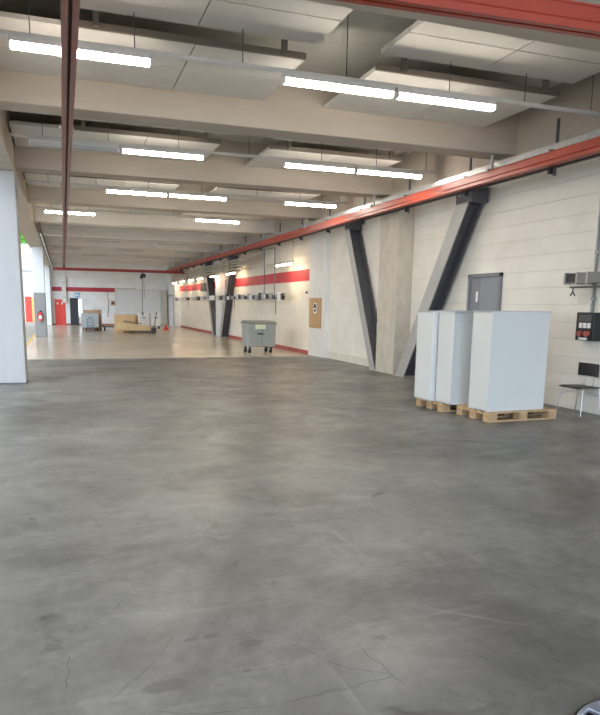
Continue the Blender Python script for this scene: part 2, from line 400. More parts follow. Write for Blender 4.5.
# ------------------------------------------------------------------ crane runways and bridges
def rail_profile(mb, c, z0, h, along, a0, a1):
    """hollow track: two lips below with an open slot, slimmer neck and a top flange"""
    s = h/.18
    for sg in (-1, 1):
        o = [(c+sg*.014*s, z0), (c+sg*.062*s, z0), (c+sg*.062*s, z0+.05*s), (c+sg*.036*s, z0+.075*s), (c+sg*.036*s, z0+.165*s), (c+sg*.02*s, z0+.165*s), (c+sg*.02*s, z0+.02*s), (c+sg*.014*s, z0+.02*s)]
        mb.prism(o, 'y' if along == 'y' else 'x', a0, a1)
    if along == 'y': mb.box(c-.045*s, c+.045*s, a0, a1, z0+.165*s, z0+.18*s)
    else: mb.box(a0, a1, c-.045*s, c+.045*s, z0+.165*s, z0+.18*s)
    return mb
tR = thing('crane_rail', 'long red overhead crane rail running along the right wall', 'crane rail', (6.98, 22, 3.72))
rail_profile(MB(), 6.98, 3.72, .19, 'y', .5, 49).build('track', 'red_rail', tR)
tL = thing('crane_rail', 'dull dark red overhead crane rail running lengthwise away from the walls', 'crane rail', (.145, 22, 3.72))
rail_profile(MB(), .145, 3.72, .19, 'y', .5, 49).build('track', 'dull_red_rail', tL)
for k in range(0, 10):
    y = beam_y(k)+.3
    for t, x in ((tR, 6.98), (tL, .145)):
        b = MB().box(x-.10, x+.10, y-.03, y+.03, 3.905, 3.93).box(x-.02, x+.02, y-.02, y+.02, 3.93, 4.15)
        b.box(x-.09, x-.075, y-.02, y+.02, 3.86, 3.97).box(x+.075, x+.09, y-.02, y+.02, 3.86, 3.97)
        b.build('hanger', 'steel_grey', t)
def bridge(y, rot, label, mat='red_rail'):
    t = thing('crane_bridge', label, 'crane', (3.6, y, 3.40))
    rail_profile(MB(), y, 3.41, .165, 'x', -.45, 7.25).build('girder', mat, t)
    for x in (.145, 6.98):
        MB().box(x-.03, x+.03, y-.14, y+.14, 3.63, 3.715).box(x-.05, x+.05, y-.04, y+.04, 3.576, 3.635).build('end_truck', 'blackmetal', t, bevel=.004)
    t.rotation_euler = (0, 0, rot); return t
bridge(3.90, -.06, 'thick red crane girder crossing the ceiling nearest the camera')
bridge(42.0, 0, 'distant red crane girder spanning the hall before the back wall', 'bridge_red')
h = thing('chain_hoist', 'dark chain hoist with long chain hanging from the distant crane girder', 'hoist', (4.63, 42, 3.1))
MB().box(4.5, 4.78, 41.9, 42.1, 3.12, 3.34).box(4.45, 4.6, 41.93, 42.07, 3.05, 3.2).build('motor', 'black', h, bevel=.02)
MB().cyl((4.63, 42, 3.34), (4.63, 42, 3.41), .03, 8).build('trolley', 'blackmetal', h)
MB().cyl((4.56, 42, 1.05), (4.58, 42, 3.12), .018, 6).cyl((4.68, 42, 1.9), (4.68, 42, 3.12), .012, 6).build('chain', 'steel_dark', h)
MB().box(4.52, 4.60, 41.96, 42.04, .86, 1.06).build('hook_block', 'black', h, bevel=.01)

# cable tray beside right rail
t = thing('cable_tray', 'wide galvanised cable tray above the red rail on the right', 'cable tray', (7.2, 22, 3.97))
MB().box(7.10, 7.30, .5, 49, 3.97, 3.985).box(7.10, 7.108, .5, 49, 3.985, 4.06).box(7.292, 7.30, .5, 49, 3.985, 4.06).build('tray', 'galv', t)
c = MB()
for dx, r in ((.04, .012), (.075, .016), (.12, .014), (.155, .01)): c.cyl((7.11+dx, .6, 4.0+r-.012), (7.11+dx, 48.8, 4.0+r-.012), r, 8)
c.build('cable', 'blackmetal', t)
y = 1.85
while y < 48:
    MB().box(7.13, 7.16, y-.02, y+.02, 3.60, 4.42).box(7.02, 7.3, y-.018, y+.018, 3.945, 3.969).build('bracket', 'steel_dark', t); y += 2.3
t = thing('power_busbar', 'black power busbar running under the tray beside the red rail', 'busbar', (7.13, 22, 3.68))
MB().box(7.09, 7.15, .5, 49, 3.70, 3.76).build('bar', 'black', t, bevel=.006)
y = 1.9
while y < 48:
    MB().box(7.07, 7.17, y-.025, y+.025, 3.63, 3.78).build('clip', 'blackmetal', t, bevel=.004); y += 2.3
# left tray with tube along the column line
t = thing('cable_tray', 'narrow grey cable tray hung beside the left column line', 'cable tray', (-.6, 30, 3.75))
MB().box(-.66, -.52, 23.0, 49, 3.72, 3.735).box(-.66, -.652, 23.0, 49, 3.735, 3.80).box(-.528, -.52, 23.0, 49, 3.735, 3.80).build('tray', 'steel_dark', t)
MB().cyl((-.57, 23.1, 3.69), (-.57, 48.5, 3.69), .022, 8).build('pipe', 'white', t)
for k in (4, 5, 7, 9):
    y = beam_y(k)+.35
    MB().box(-.61, -.585, y-.03, y+.03, 3.64, 4.16).build('bracket', 'black', t)

# ------------------------------------------------------------------ columns and braces
def column(name, x0, x1, y0, y1, z1, mat, label, lower=None, split=None):
    t = thing(name, label, 'column', ((x0+x1)/2, (y0+y1)/2, 0))
    MB().box(x0, x1, y0, y1, split or 0, z1).build('shaft', mat, t, bevel=.02)
    if lower: MB().box(x0-.004, x1+.004, y0-.004, y1+.004, 0, split).build('painted_base', lower, t, bevel=.02)
    return t
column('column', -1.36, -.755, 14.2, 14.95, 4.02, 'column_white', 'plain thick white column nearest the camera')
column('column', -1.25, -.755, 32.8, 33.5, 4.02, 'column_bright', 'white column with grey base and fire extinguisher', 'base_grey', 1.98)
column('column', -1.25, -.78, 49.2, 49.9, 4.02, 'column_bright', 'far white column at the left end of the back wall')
column('concrete_column', 7.32, XW, 14.15, 15.1, 4.12, 'concrete_col', 'bare beige concrete column between two steel braces on right wall')
column('concrete_column', 7.30, XF+.02, 32.8, 33.75, 4.12, 'white_smooth', 'distant white column between two dark braces on striped wall')

def hbeam(y0, z0, y1, z1, fw, label, xw=7.34, depth=.34, gw=.28):
    """H-section leaning in the plane of the wall"""
    d = Vector((0, y1-y0, z1-z0)).normalized(); L = math.hypot(y1-y0, z1-z0)
    t = thing('steel_brace', label, 'brace', (xw+depth/2, y0, 0))
    n = Vector((0, d.z, -d.y))
    if n.y > 0: n = -n
    # cut ends horizontally: horizontal half-width
    hw = fw/2/abs(d.z)
    def quad(mb, xa, xb, h):
        mb.prism([(y0-h, z0), (y0+h, z0), (y1+h, z1), (y1-h, z1)], 'x', xa, xb)
    a = MB(); quad(a, xw, xw+.028, hw); a.build('flange', 'steel_grey', t, bevel=.003)
    a = MB(); quad(a, xw+depth-.028, xw+depth, hw); a.build('flange', 'steel_dark', t, bevel=.003)  # same grey steel in shade, the shade put into a darker colour
    a = MB(); quad(a, xw+.028, xw+depth-.028, .02); a.build('web', 'steel_dark', t)  # shaded recess of the web, darkened by colour
    MB().box(xw-.02, xw+depth+.02, y0-hw-.06, y0+hw+.06, 0, .02).build('base_plate', 'steel_grey', t)
    if gw:
        MB().box(xw+.0, xw+depth+.02, y1-gw-.03, y1+gw-.03, z1-.03, z1+.26).build('head_plate', 'steel_dark', t, bevel=.01)
        for yy in (-.5*gw, .4*gw): MB().cyl((xw-.02, y1+yy, z1+.13), (xw, y1+yy, z1+.13), .022, 6).build('bolt', 'steel_grey', t)
    return t
hbeam(13.86, 0, 11.55, 3.60, .34, 'grey steel brace leaning over the three tall cabinets')
hbeam(15.32, 0, 17.20, 3.66, .25, 'grey steel brace with dark shaded side rising from foot of bare concrete column, away from cabinets', gw=.15)
hbeam(32.40, 0, 30.45, 3.50, .34, 'distant dark steel brace between waste container and distant white column', xw=7.22)
hbeam(34.10, 0, 36.0, 3.50, .26, 'distant dark steel brace on the far side of white column', xw=7.22)

# ------------------------------------------------------------------ fire extinguisher on the second column
t = thing('fire_extinguisher', 'red fire extinguisher with white label hung on the grey column base', 'fire extinguisher', (-1.0, 32.7, .8))
MB().cyl((-1.0, 32.68, .74), (-1.0, 32.68, 1.06), .085, 20).cyl((-1.0, 32.68, 1.06), (-1.0, 32.68, 1.12), .085, 20, .03).build('cylinder', 'red', t, smooth=True)
MB().box(-1.06, -.94, 32.588, 32.60, .82, .98).build('sticker', 'white', t)
MB().box(-1.02, -.93, 32.66, 32.70, 1.12, 1.18).cyl((-1.0, 32.68, 1.1), (-1.0, 32.68, 1.2), .02, 8).build('valve', 'black', t)
MB().path([(-1.0, 32.66, 1.15), (-1.1, 32.64, 1.1), (-1.11, 32.64, .85)], .012, 6).build('hose', 'black', t)

# ------------------------------------------------------------------ door in the near wall
d = thing('door_1', 'grey metal door in right wall behind the tall cabinets', 'door', (XW, 11.2, 0))
MB().box(XW-.05, XW, 10.68, 10.75, 0, 2.26).box(XW-.05, XW, 11.69, 11.76, 0, 2.26).box(XW-.05, XW, 10.68, 11.76, 2.19, 2.26).build('door_frame', 'door', d, bevel=.004)
MB().box(XW-.022, XW, 10.75, 11.36, 0, 2.19).build('door_leaf', 'door_light', d)
MB().box(XW-.018, XW, 11.37, 11.69, 0, 2.19).build('side_leaf', 'door', d)
MB().box(XW-.03, XW-.02, 11.42, 11.48, 1.72, 1.92).build('door_notice', 'white', d)
MB().cyl((XW-.02, 11.31, 1.05), (XW-.07, 11.31, 1.05), .012).cyl((XW-.07, 11.32, 1.05), (XW-.07, 11.18, 1.05), .011).build('door_handle', 'chrome', d)
struct(d)

# ------------------------------------------------------------------ pallets and tall cabinets
def pallet(x, y, rot, label, L=1.2, D=.8):
    """Euro pallet: length along X, depth along Y, near-left corner at (x,y)"""
    t = thing('pallet', label, 'pallet', (x, y, 0))
    T = lambda a0, a1, b0, b1, z0, z1, mb: mb.box(x+a0, x+a1, y+b0, y+b1, z0, z1)
    for i, b in enumerate((0, .3275, .655)):
        T(0, L, b, b+.145 if i == 1 else b+.145, 0, .022, mb := MB()); mb.build('bottom_board', 'wood', t, bevel=.002)
        for a in (0, .5275, 1.055): T(a, a+.145, b, b+.145, .022, .10, mb := MB()); mb.build('block', 'wood_block', t, bevel=.003)
    for a in (0, .5275, 1.055): T(a, a+.145, 0, D, .10, .122, mb := MB()); mb.build('stringer_board', 'wood', t, bevel=.002)
    for b in (0, .1925, .3375, .4825, .655):
        wd = .145 if b in (0, .655, .3375) else .1
        T(0, L, b, min(D, b+wd), .122, .144, mb := MB()); mb.build('deck_board', 'wood', t, bevel=.002)
    t.rotation_euler = (0, 0, rot); return t
pallet(5.625, 7.87, .03, 'wooden pallet under the nearest and widest cabinet')
pallet(5.47, 8.86, .02, 'wooden pallet under the two rear cabinets')
def cabinet(x, y, w_, d_, h_, rot, label, front):
    z = .144
    t = thing('cabinet', label, 'cabinet', (x, y, z))
    th = .02
    a = MB().box(x, x+th, y+.006, y+d_, z, z+h_).box(x+w_-th, x+w_, y+.006, y+d_, z, z+h_).box(x, x+w_, y+d_-th, y+d_, z, z+h_).box(x, x+w_, y+.006, y+d_, z, z+th)
    a.box(x, x+w_, y+.006, y+d_, z+h_-th, z+h_)
    a.build('carcass', 'cab', t, bevel=.002)
    if front:
        MB().box(x, x+w_, y-.012, y+.006, z+.0, z+h_).build('front_panel', 'cab', t, bevel=.002)
    else:
        MB().box(x+th, x+w_-th, y+.03, y+.045, z+th, z+h_-.03).build('inset_panel', 'cab', t)
    MB().box(x-.003, x+w_+.003, y-.015, y+d_+.003, z+h_, z+h_+.012).build('top_edge', 'cab_edge', t, bevel=.002)
    t.rotation_euler = (0, 0, rot); return t
cabinet(5.615, 7.935, 1.01, .44, 1.41, .04, 'tall pale grey cabinet alone on the nearest pallet', True)
cabinet(5.475, 8.66, 1.10, .42, 1.405, .04, 'tall pale grey cabinet standing in the middle of the three', False)
cabinet(5.375, 9.115, 1.09, .45, 1.395, .04, 'tall pale grey cabinet at the brace end of the rear pallet', True)

# ------------------------------------------------------------------ chair against the wall
cx, cy = 7.36, 7.98
t = thing('chair', 'black chair with thin chrome legs standing against the right wall', 'chair', (cx+.2, cy+.26, 0))
def bent_sheet(pts, th, a0, a1, axis='x'):
    pass
st = MB()
prof = [(cx-.03, .418), (cx+.02, .432), (cx+.2, .427), (cx+.38, .422), (cx+.40, .437)]
low = [(px, pz-.014) for px, pz in prof[::-1]]
st.prism(prof+low, 'y', cy+.08, cy+.51)
st.build('seat', 'black', t, bevel=.004)
bk = MB()
n = 8
vs = []
for i in range(n+1):
    u = i/n; yy = cy+.06+.43*u; bulge = .03*(1-(2*u-1)**2)
    vs.append((cx+.345+bulge, yy+.045))
out = vs+[(a+.014, b) for a, b in vs[::-1]]
bk.prism(out, 'z', .575, .775)
bk.build('backrest', 'black', t, bevel=.004, smooth=False)
for (fx, fy) in ((0, 0), (0, 1), (1, 0), (1, 1)):
    top = (cx+.03+.31*fx, cy+.05+.44*fy, .41); bot = (cx-.03+.38*fx, cy-.01+.54*fy, .0)
    MB().cyl(bot, top, .0075, 10).cyl((bot[0], bot[1], 0), (bot[0], bot[1], .02), .014, 10).build('leg', 'chrome', t, smooth=True)
for yy in (cy+.21, cy+.39):
    MB().path([(cx+.30, yy, .405), (cx+.37, yy, .45), (cx+.398, yy, .70)], .008, 8).build('back_support', 'chrome', t, smooth=True)
MB().path([(cx+.03, cy+.05, .402), (cx+.34, cy+.05, .402), (cx+.34, cy+.49, .402), (cx+.03, cy+.49, .402), (cx+.03, cy+.05, .402)], .009, 8).build('seat_frame', 'chrome', t, smooth=True)
MB().path([(cx-.01, cy+.5, .30), (cx+.17, cy+.27, .37), (cx+.34, cy+.03, .30)], .005, 6).build('cross_wire', 'chrome', t, smooth=True)

# ------------------------------------------------------------------ wall equipment at the right edge
t = thing('fuse_box', 'black fuse and socket box on right wall with red sockets', 'fuse box', (XW, 8.3, 1.35))
MB().box(XW-.17, XW, 8.12, 8.50, 1.13, 1.56).build('housing', 'black', t, bevel=.012)
MB().box(XW-.178, XW-.168, 8.17, 8.44, 1.42, 1.52).build('window', 'steel_dark', t)
for i in range(3): MB().box(XW-.184, XW-.168, 8.185+.085*i, 8.25+.085*i, 1.32, 1.40).build('switch', 'white', t, bevel=.004)
for i in range(2): MB().cyl((XW-.165, 8.23+.14*i, 1.24), (XW-.225, 8.23+.14*i, 1.23), .042, 16).build('socket', 'skirt_red', t)
MB().box(XW-.19, XW-.168, 8.24, 8.40, 1.14, 1.175).build('name_plate', 'white', t)
t = thing('conduit', 'grey vertical conduit running down to the black fuse box', 'conduit', (XW-.03, 8.32, 1.56))
MB().cyl((XW-.035, 8.32, 1.56), (XW-.035, 8.32, 3.97), .020, 12).build('pipe', 'duct_grey', t, smooth=True)
MB().cyl((XW-.012, 8.40, 1.56), (XW-.012, 8.40, 3.97), .010, 8).build('cable', 'white', t, smooth=True)
for z in (1.75, 2.45, 3.15, 3.75): MB().box(XW-.065, XW, 8.285, 8.355, z, z+.03).build('clip', 'galv', t)
t = tag(MB().box(XW-.012, XW, 8.26, 8.68, 1.70, 1.86).build('wall_plate', 'plinth', loc=(XW, 8.47, 1.7), bevel=.003), 'pale cream plate on right wall above the fuse box', 'plate')
t = thing('supply_duct', 'grey steel supply duct jutting along wall above the fuse box', 'duct', (7.5, 7.6, 2.07))
MB().box(7.46, 7.60, 5.9, 8.72, 1.995, 2.01).box(7.46, 7.60, 5.9, 8.72, 2.14, 2.155).box(7.585, 7.60, 5.9, 8.72, 2.01, 2.14).box(7.46, 7.475, 5.9, 8.45, 2.01, 2.14).build('casing', 'duct_grey', t, bevel=.003)
pieces('collar', 'galv', t, [(7.455, 7.605, a, a+.03, 1.985, 2.165) for a in (8.22, 8.44, 8.70)], .003)
MB().box(7.48, 7.58, 8.50, 8.69, 2.015, 2.135).build('inner_block', 'black', t)
for y in (6.3, 8.3): MB().box(7.60, XW, y-.02, y+.02, 2.05, 2.09).build('wall_arm', 'steel_dark', t)
t = thing('tool_rail', 'dark rod with small forked hook below the grey duct', 'rail', (7.5, 7.5, 1.93))
MB().cyl((7.5, 5.9, 1.94), (7.5, 8.62, 1.94), .014, 8).build('rod', 'steel_dark', t)
for y in (6.6, 8.15): MB().cyl((7.5, y, 1.94), (7.5, y, 1.995), .008, 6).build('hanger', 'steel_dark', t)
MB().path([(7.5, 8.55, 1.93), (7.5, 8.55, 1.87), (7.5, 8.60, 1.81)], .011, 6).path([(7.5, 8.55, 1.87), (7.5, 8.50, 1.81)], .011, 6).build('hook', 'black', t)

# ------------------------------------------------------------------ notice board on pilaster
t = thing('notice_board', 'brown wooden board with round black emblem on white pilaster', 'board', (7.6, 20.2, .88))
MB().box(7.565, 7.60, 19.62, 20.66, .90, 1.84).build('panel', 'ply', t, bevel=.004)
MB().cyl((7.568, 20.1, 1.52), (7.556, 20.1, 1.52), .17, 28).build('badge', 'white', t)
MB().cyl((7.558, 20.1, 1.53), (7.550, 20.1, 1.53), .13, 24).build('badge_centre', 'black', t)
MB().box(7.545, 7.551, 20.03, 20.18, 1.47, 1.53).build('badge_mark', 'white', t)

# ------------------------------------------------------------------ wheeled waste container
def waste_bin():
    t = thing('wheeled_container', 'large grey wheeled waste container with pale label by far wall', 'container', (6.2, 21.95, 0))
    x0, x1, y0, y1 = 5.74, 6.74, 21.6, 22.4
    b = MB(); bm = b.bm
    lo = [(x0+.015, y0+.02), (x1-.015, y0+.02), (x1-.015, y1-.02), (x0+.015, y1-.02)]; hi = [(x0, y0), (x1, y0), (x1, y1), (x0, y1)]
    A = [bm.verts.new((*p, .21)) for p in lo]; B = [bm.verts.new((*p, 1.0)) for p in hi]
    bm.faces.new(A[::-1]); bm.faces.new(B)
    for i in range(4): bm.faces.new((A[i], A[(i+1) % 4], B[(i+1) % 4], B[i]))
    b.build('body', 'plastic_grey', t, bevel=.03)
    MB().box(x0-.03, x1+.03, y0-.03, y1+.03, .97, 1.01).build('rim', 'plastic_dark', t, bevel=.012)
    MB().prism([(y0-.02, 1.01), (y1+.02, 1.01), (y1-.1, 1.075), (y0+.2, 1.075)], 'x', x0-.01, x1+.01).build('lid', 'plastic_dark', t, bevel=.02)
    for i in range(1, 4):
        xx = x0+.02+(x1-x0-.04)*i/4
        MB().box(xx-.012, xx+.012, y0-.008, y0+.05, .25, .95).build('rib', 'plastic_grey', t, bevel=.005)
    MB().box(x0+.27, x0+.62, y0-.02, y0-.005, .80, .95).build('sticker', 'label', t)
    MB().box(x0+.34, x0+.55, y0-.035, y0-.005, .62, .66).build('grip', 'black', t, bevel=.004)
    for x in (x0+.10, x1-.16):
        for y in (y0+.12, y1-.12):
            w_ = MB().cyl((x-.035, y, .10), (x+.035, y, .10), .10, 20).build('castor', 'rubber', t, smooth=True)
            MB().box(x-.04, x+.04, y-.03, y+.05, .09, .215).build('fork', 'galv', w_, bevel=.004)
    return t
waste_bin()

# ------------------------------------------------------------------ far right wall: pipes, low lamps, device rail
t = thing('pipe_run', 'bundle of cream pipes high on the striped far wall', 'pipes', (7.35, 36, 3.3))
for i, (x, z, y0) in enumerate([(7.17, 3.50, 25.6), (7.185, 3.38, 25.9), (7.17, 3.26, 26.2), (7.185, 3.14, 28)]):
    pts = [(x, 47.5, z), (x, y0, z)]
    if i < 3: pts += [(x, y0-.15, z+.1), (x, y0-.15, 3.62)] if i == 0 else [(x, y0-.1, z+.08)]
    MB().path(pts, .048, 10).build('pipe', 'cream_pipe', t, smooth=True)
for y in (30, 35.5, 41, 46): MB().box(7.13, 7.6, y-.02, y+.02, 3.55, 3.58).box(7.125, 7.14, y-.02, y+.02, 3.08, 3.58).build('bracket', 'steel_dark', t)
t = thing('conduit', 'thin cream conduit linking the low lamps along striped wall', 'conduit', (7.1, 32, 3.12))
MB().cyl((7.1, 20.9, 3.018), (7.1, 47, 3.018), .018, 8).build('pipe', 'cream_pipe', t, smooth=True)
for y in (21.0, 24.5, 31, 36, 40.5, 44.5): MB().cyl((7.1, y, 3.02), (7.1, y, 3.98), .006, 6).build('suspension_rod', 'steel_dark', t)
for i, (y0, y1, lab) in enumerate([(21.2, 22.75, 'nearest low warm lamp hanging before the red stripe'), (28.9, 30.4, 'low warm lamp above the near one of the distant braces'),
        (32.2, 33.9, 'low warm lamp above the distant white column'), (36.2, 37.4, 'first low warm lamp beyond the distant braces'), (38.9, 40.1, 'second low warm lamp beyond the distant braces'),
        (42, 43.2, 'last but one low warm lamp on the far wall'), (45.2, 46.4, 'farthest low warm lamp on the far wall')]):
    l = thing('wall_lamp', lab, 'lamp', (7.1, y0, 2.98))
    MB().box(7.04, 7.16, y0, y1, 2.96, 3.0).build('housing', 'lamp_body', l, bevel=.004)
    MB().prism([(7.05, 2.96), (7.06, 2.92), (7.14, 2.92), (7.15, 2.96)], 'y', y0+.02, y1-.02).build('diffuser', 'glow_warm', l)
t = thing('device_rail', 'long rail of black and white devices along the striped far wall', 'rail', (7.12, 33, 1.9))
MB().box(7.09, 7.15, 21.95, 46.8, 1.93, 1.97).box(7.09, 7.15, 21.95, 46.8, 1.80, 1.82).build('rail', 'galv', t)
yy = 22.0; i = 0
rnd = random.Random(3)
while yy < 46:
    if yy < 31: L_, gap = rnd.uniform(.10, .38), rnd.uniform(.03, .2)
    else: L_, gap = rnd.uniform(.3, .9), rnd.uniform(.8, 1.9)
    z0 = 1.80+rnd.uniform(-.06, .05); z1 = 1.97+rnd.uniform(-.04, .08)
    MB().box(7.06, 7.17, yy, yy+L_, z0, z1).build('device_box', ['black', 'white', 'galv', 'black', 'steel_grey'][i % 5], t, bevel=.01)
    yy += L_+gap; i += 1
for y in (23.05, 24.35): MB().cyl((7.12, y, 2.0), (7.12, y, 3.6), .016, 8).build('drop_pipe', 'steel_dark', t, smooth=True)
MB().path([(7.12, 23.05, 3.58), (7.12, 24.35, 3.62), (7.12, 26.0, 3.62)], .016, 8).build('feed_pipe', 'steel_dark', t, smooth=True)
for y, z in ((22.9, 1.3), (29.0, 1.5), (40.5, 1.3)): MB().cyl((7.12, y, 1.8), (7.12, y, z), .012, 6).build('hanging_cable', 'black', t)
for y in (24, 28.5, 38, 43): MB().box(7.12, XF+.03, y-.02, y+.02, 1.93, 1.96).build('wall_arm', 'steel_dark', t)
t = tag(MB().box(7.35, XF+.02, 37.0, 38.0, 2.3, 2.75).build('control_cabinet', 'steel_dark', bevel=.01, loc=(7.45, 37.5, 2.3)), 'small dark control cabinet on wall beside the distant brace', 'cabinet')
t = tag(MB().box(7.28, XF+.02, 47.4, 48.6, 2.15, 2.8).build('speaker_box', 'steel_dark', bevel=.01, loc=(7.45, 48, 2.15)), 'dark box at the far end of the red wall stripe', 'box')
t = tag(MB().cyl((7.58, 20.9, 2.02), (7.53, 20.9, 2.02), .035, 14).build('alarm_button', 'black', loc=(7.58, 20.9, 2.02)), 'tiny black wall button beside the white pilaster', 'button')

# ------------------------------------------------------------------ back wall items
y = YB
d = struct(thing('door_2', 'red double door at left end of the back wall', 'door', (-.2, y, 0)))
MB().box(-.52, -.215, y-.06, y-.01, .08, 1.72).box(-.205, .10, y-.06, y-.01, .08, 1.72).build('door_leaf', 'red', d, bevel=.004)
MB().box(-.56, .14, y-.03, y, 0, 1.77).build('door_frame', 'red', d)
MB().box(-.42, -.32, y-.07, y-.058, 1.42, 1.55).build('door_sign', 'white', d)
MB().box(-.12, -.02, y-.07, y-.058, 1.42, 1.55).build('door_sign', 'white', d)
d = struct(thing('door_3', 'black open doorway in the back wall under the blue sign', 'door', (.7, y, 0)))
MB().box(.47, .96, y-.05, y, 0, 1.84).build('door_leaf', 'black', d, bevel=.004)
MB().box(.44, .47, y-.07, y, 0, 1.86).box(.96, .99, y-.07, y, 0, 1.86).box(.44, .99, y-.07, y, 1.84, 1.88).build('door_frame', 'steel_dark', d)
MB().cyl((.90, y-.05, .95), (.90, y-.10, .95), .02, 8).build('door_handle', 'chrome', d)
wn = struct(thing('window_1', 'bright narrow window beside the black doorway', 'window', (1.12, y, .6)))
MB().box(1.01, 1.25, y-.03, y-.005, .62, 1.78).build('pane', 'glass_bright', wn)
MB().box(.99, 1.01, y-.05, y, .6, 1.8).box(1.25, 1.27, y-.05, y, .6, 1.8).box(.99, 1.27, y-.05, y, 1.78, 1.81).box(.99, 1.27, y-.05, y, 1.17, 1.2).box(.99, 1.27, y-.05, y, .59, .62).build('window_frame', 'white', wn)
t = thing('exit_sign', 'small blue sign above the black doorway', 'sign', (.95, y, 1.95))
MB().box(.78, 1.12, y-.05, y, 1.95, 2.24).build('plate', 'sign_blue', t, bevel=.003)
MB().box(.84, .95, y-.058, y-.05, 2.02, 2.17).box(.98, 1.07, y-.058, y-.05, 2.02, 2.10).build('pictogram', 'white', t)
tag(MB().box(.46, .92, y-.16, y, 1.885, 1.95).build('lintel_box', 'white', loc=(.7, y, 1.88), bevel=.004), 'white strip box right above the black doorway', 'box')
t = thing('ventilation_duct', 'beige vertical duct hanging on back wall left of doorway', 'duct', (.1, y, 1.5))
MB().box(-.05, .24, y-.22, y-.02, 1.55, 3.3).build('duct_body', 'plinth', t, bevel=.01)
pieces('strap', 'galv', t, [(-.07, .26, y-.24, y, 1.9, 1.94), (-.07, .26, y-.24, y, 2.9, 2.94)])
t = tag(MB().path([(2.98, y-.03, 2.33), (3.05, y-.03, 1.6), (2.98, y-.03, .6)], .02, 6).build('hanging_cable', 'steel_grey', loc=(2.98, y, .6)), 'thin grey cable hanging down the back wall', 'cable')
t = thing('wall_box', 'small brown box on the back wall beside a cable', 'box', (3.35, y, 1.4))
MB().box(3.22, 3.5, y-.08, y, 1.4, 1.72).build('case', 'card', t, bevel=.01)
MB().box(3.28, 3.44, y-.09, y-.08, 1.5, 1.64).build('screen', 'steel_dark', t)
# wide roller door on the right part of back wall
d = struct(thing('door_4', 'wide pale roller door in the back wall', 'door', (5.2, y, 0)))
b = MB()
for i in range(16): b.box(3.62, 6.72, y-.045, y-.005, .02+.153*i, .165+.153*i)
b.build('door_slats', 'white_smooth', d, bevel=.004)
MB().box(3.52, 3.62, y-.08, y, 0, 2.56).box(3.52, 6.8, y-.1, y, 2.47, 2.57).build('door_frame', 'plinth', d)
t = column('concrete_column', 6.80, 7.14, 49.6, 49.95, 2.52, 'concrete_col', 'short brown concrete post beside the roller door')
d = struct(thing('door_5', 'white metal door in the far right corner', 'door', (7.2, 48.2, 0)))
MB().box(7.205, 7.23, 47.0, 49.2, 0, 2.1).build('door_leaf', 'white_smooth', d, bevel=.004)
MB().box(7.19, 7.235, 46.9, 47.0, 0, 2.2).box(7.19, 7.235, 49.2, 49.3, 0, 2.2).box(7.19, 7.235, 46.9, 49.3, 2.1, 2.2).build('door_frame', 'galv', d)

# ------------------------------------------------------------------ loose things near the back
t = thing('red_post', 'red guard foot standing at the base of the far post', 'post', (5.85, 41.3, 0))
MB().prism([(5.67, 0), (6.03, 0), (6.0, .08), (5.90, .1), (5.87, .33), (5.82, .33), (5.79, .1), (5.70, .08)], 'y', 41.15, 41.45).build('body', 'red', t, bevel=.01)
MB().cyl((5.845, 41.3, .3), (5.845, 41.3, .42), .02, 8).build('pin', 'steel_dark', t)

def castors(t, pts, r=.08):
    for (x, y_) in pts:
        w_ = MB().cyl((x-.02, y_, r), (x+.02, y_, r), r, 14).build('castor', 'rubber', t, smooth=True)
t = thing('box_trolley', 'blue grey box trolley on black castors before back wall', 'trolley', (1.4, 39.8, 0))
b = MB().box(.93, 1.86, 39.5, 39.53, .24, .98).box(.93, 1.86, 40.2, 40.23, .24, .98).box(.93, .96, 39.5, 40.23, .24, .98).box(1.83, 1.86, 39.5, 40.23, .24, .98).box(.93, 1.86, 39.5, 40.23, .20, .24)
b.build('body', 'blue_grey', t, bevel=.01)
MB().box(.91, 1.88, 39.48, 39.55, .96, 1.0).box(.91, .97, 39.48, 40.25, .96, 1.0).box(1.82, 1.88, 39.48, 40.25, .96, 1.0).build('rim', 'galv', t, bevel=.005)
castors(t, [(1.0, 39.6), (1.78, 39.6), (1.0, 40.15), (1.78, 40.15)], .1)
t = thing('hand_truck', 'blue hand truck standing in front of the box trolley', 'hand truck', (1.4, 39.2, 0))
MB().path([(1.22, 39.3, .12), (1.22, 39.36, .62), (1.30, 39.4, .74), (1.46, 39.4, .74), (1.54, 39.36, .62), (1.54, 39.3, .12)], .015, 8).build('frame', 'blue', t, smooth=True)
MB().box(1.2, 1.56, 39.0, 39.3, .01, .03).build('toe_plate', 'blue', t)
for z in (.3, .5): MB().cyl((1.22, 39.33, z), (1.54, 39.33, z), .012, 6).build('crossbar', 'blue', t)
castors(t, [(1.17, 39.36), (1.59, 39.36)], .1)
tag(MB().box(1.05, 1.55, 40.45, 40.6, 0, 1.16).build('cardboard_box', 'card', bevel=.01, loc=(1.3, 40.5, 0)), 'flat brown cardboard box showing above the box trolley', 'box')
tag(MB().box(1.58, 2.06, 40.4, 40.9, 0, 1.18).build('cardboard_box', 'card', bevel=.01, loc=(1.8, 40.6, 0)), 'tall reddish cardboard box right of the box trolley', 'box')
t = thing('flat_trolley', 'low dark flat trolley between the box trolley and crates', 'trolley', (2.4, 40.2, 0))
MB().box(2.08, 2.95, 39.9, 40.7, .20, .27).build('platform', 'steel_dark', t, bevel=.01)
MB().box(2.1, 2.9, 39.95, 40.6, .27, .34).build('load_board', 'card', t, bevel=.005)
castors(t, [(2.2, 40.0), (2.85, 40.0), (2.2, 40.6), (2.85, 40.6)], .1)
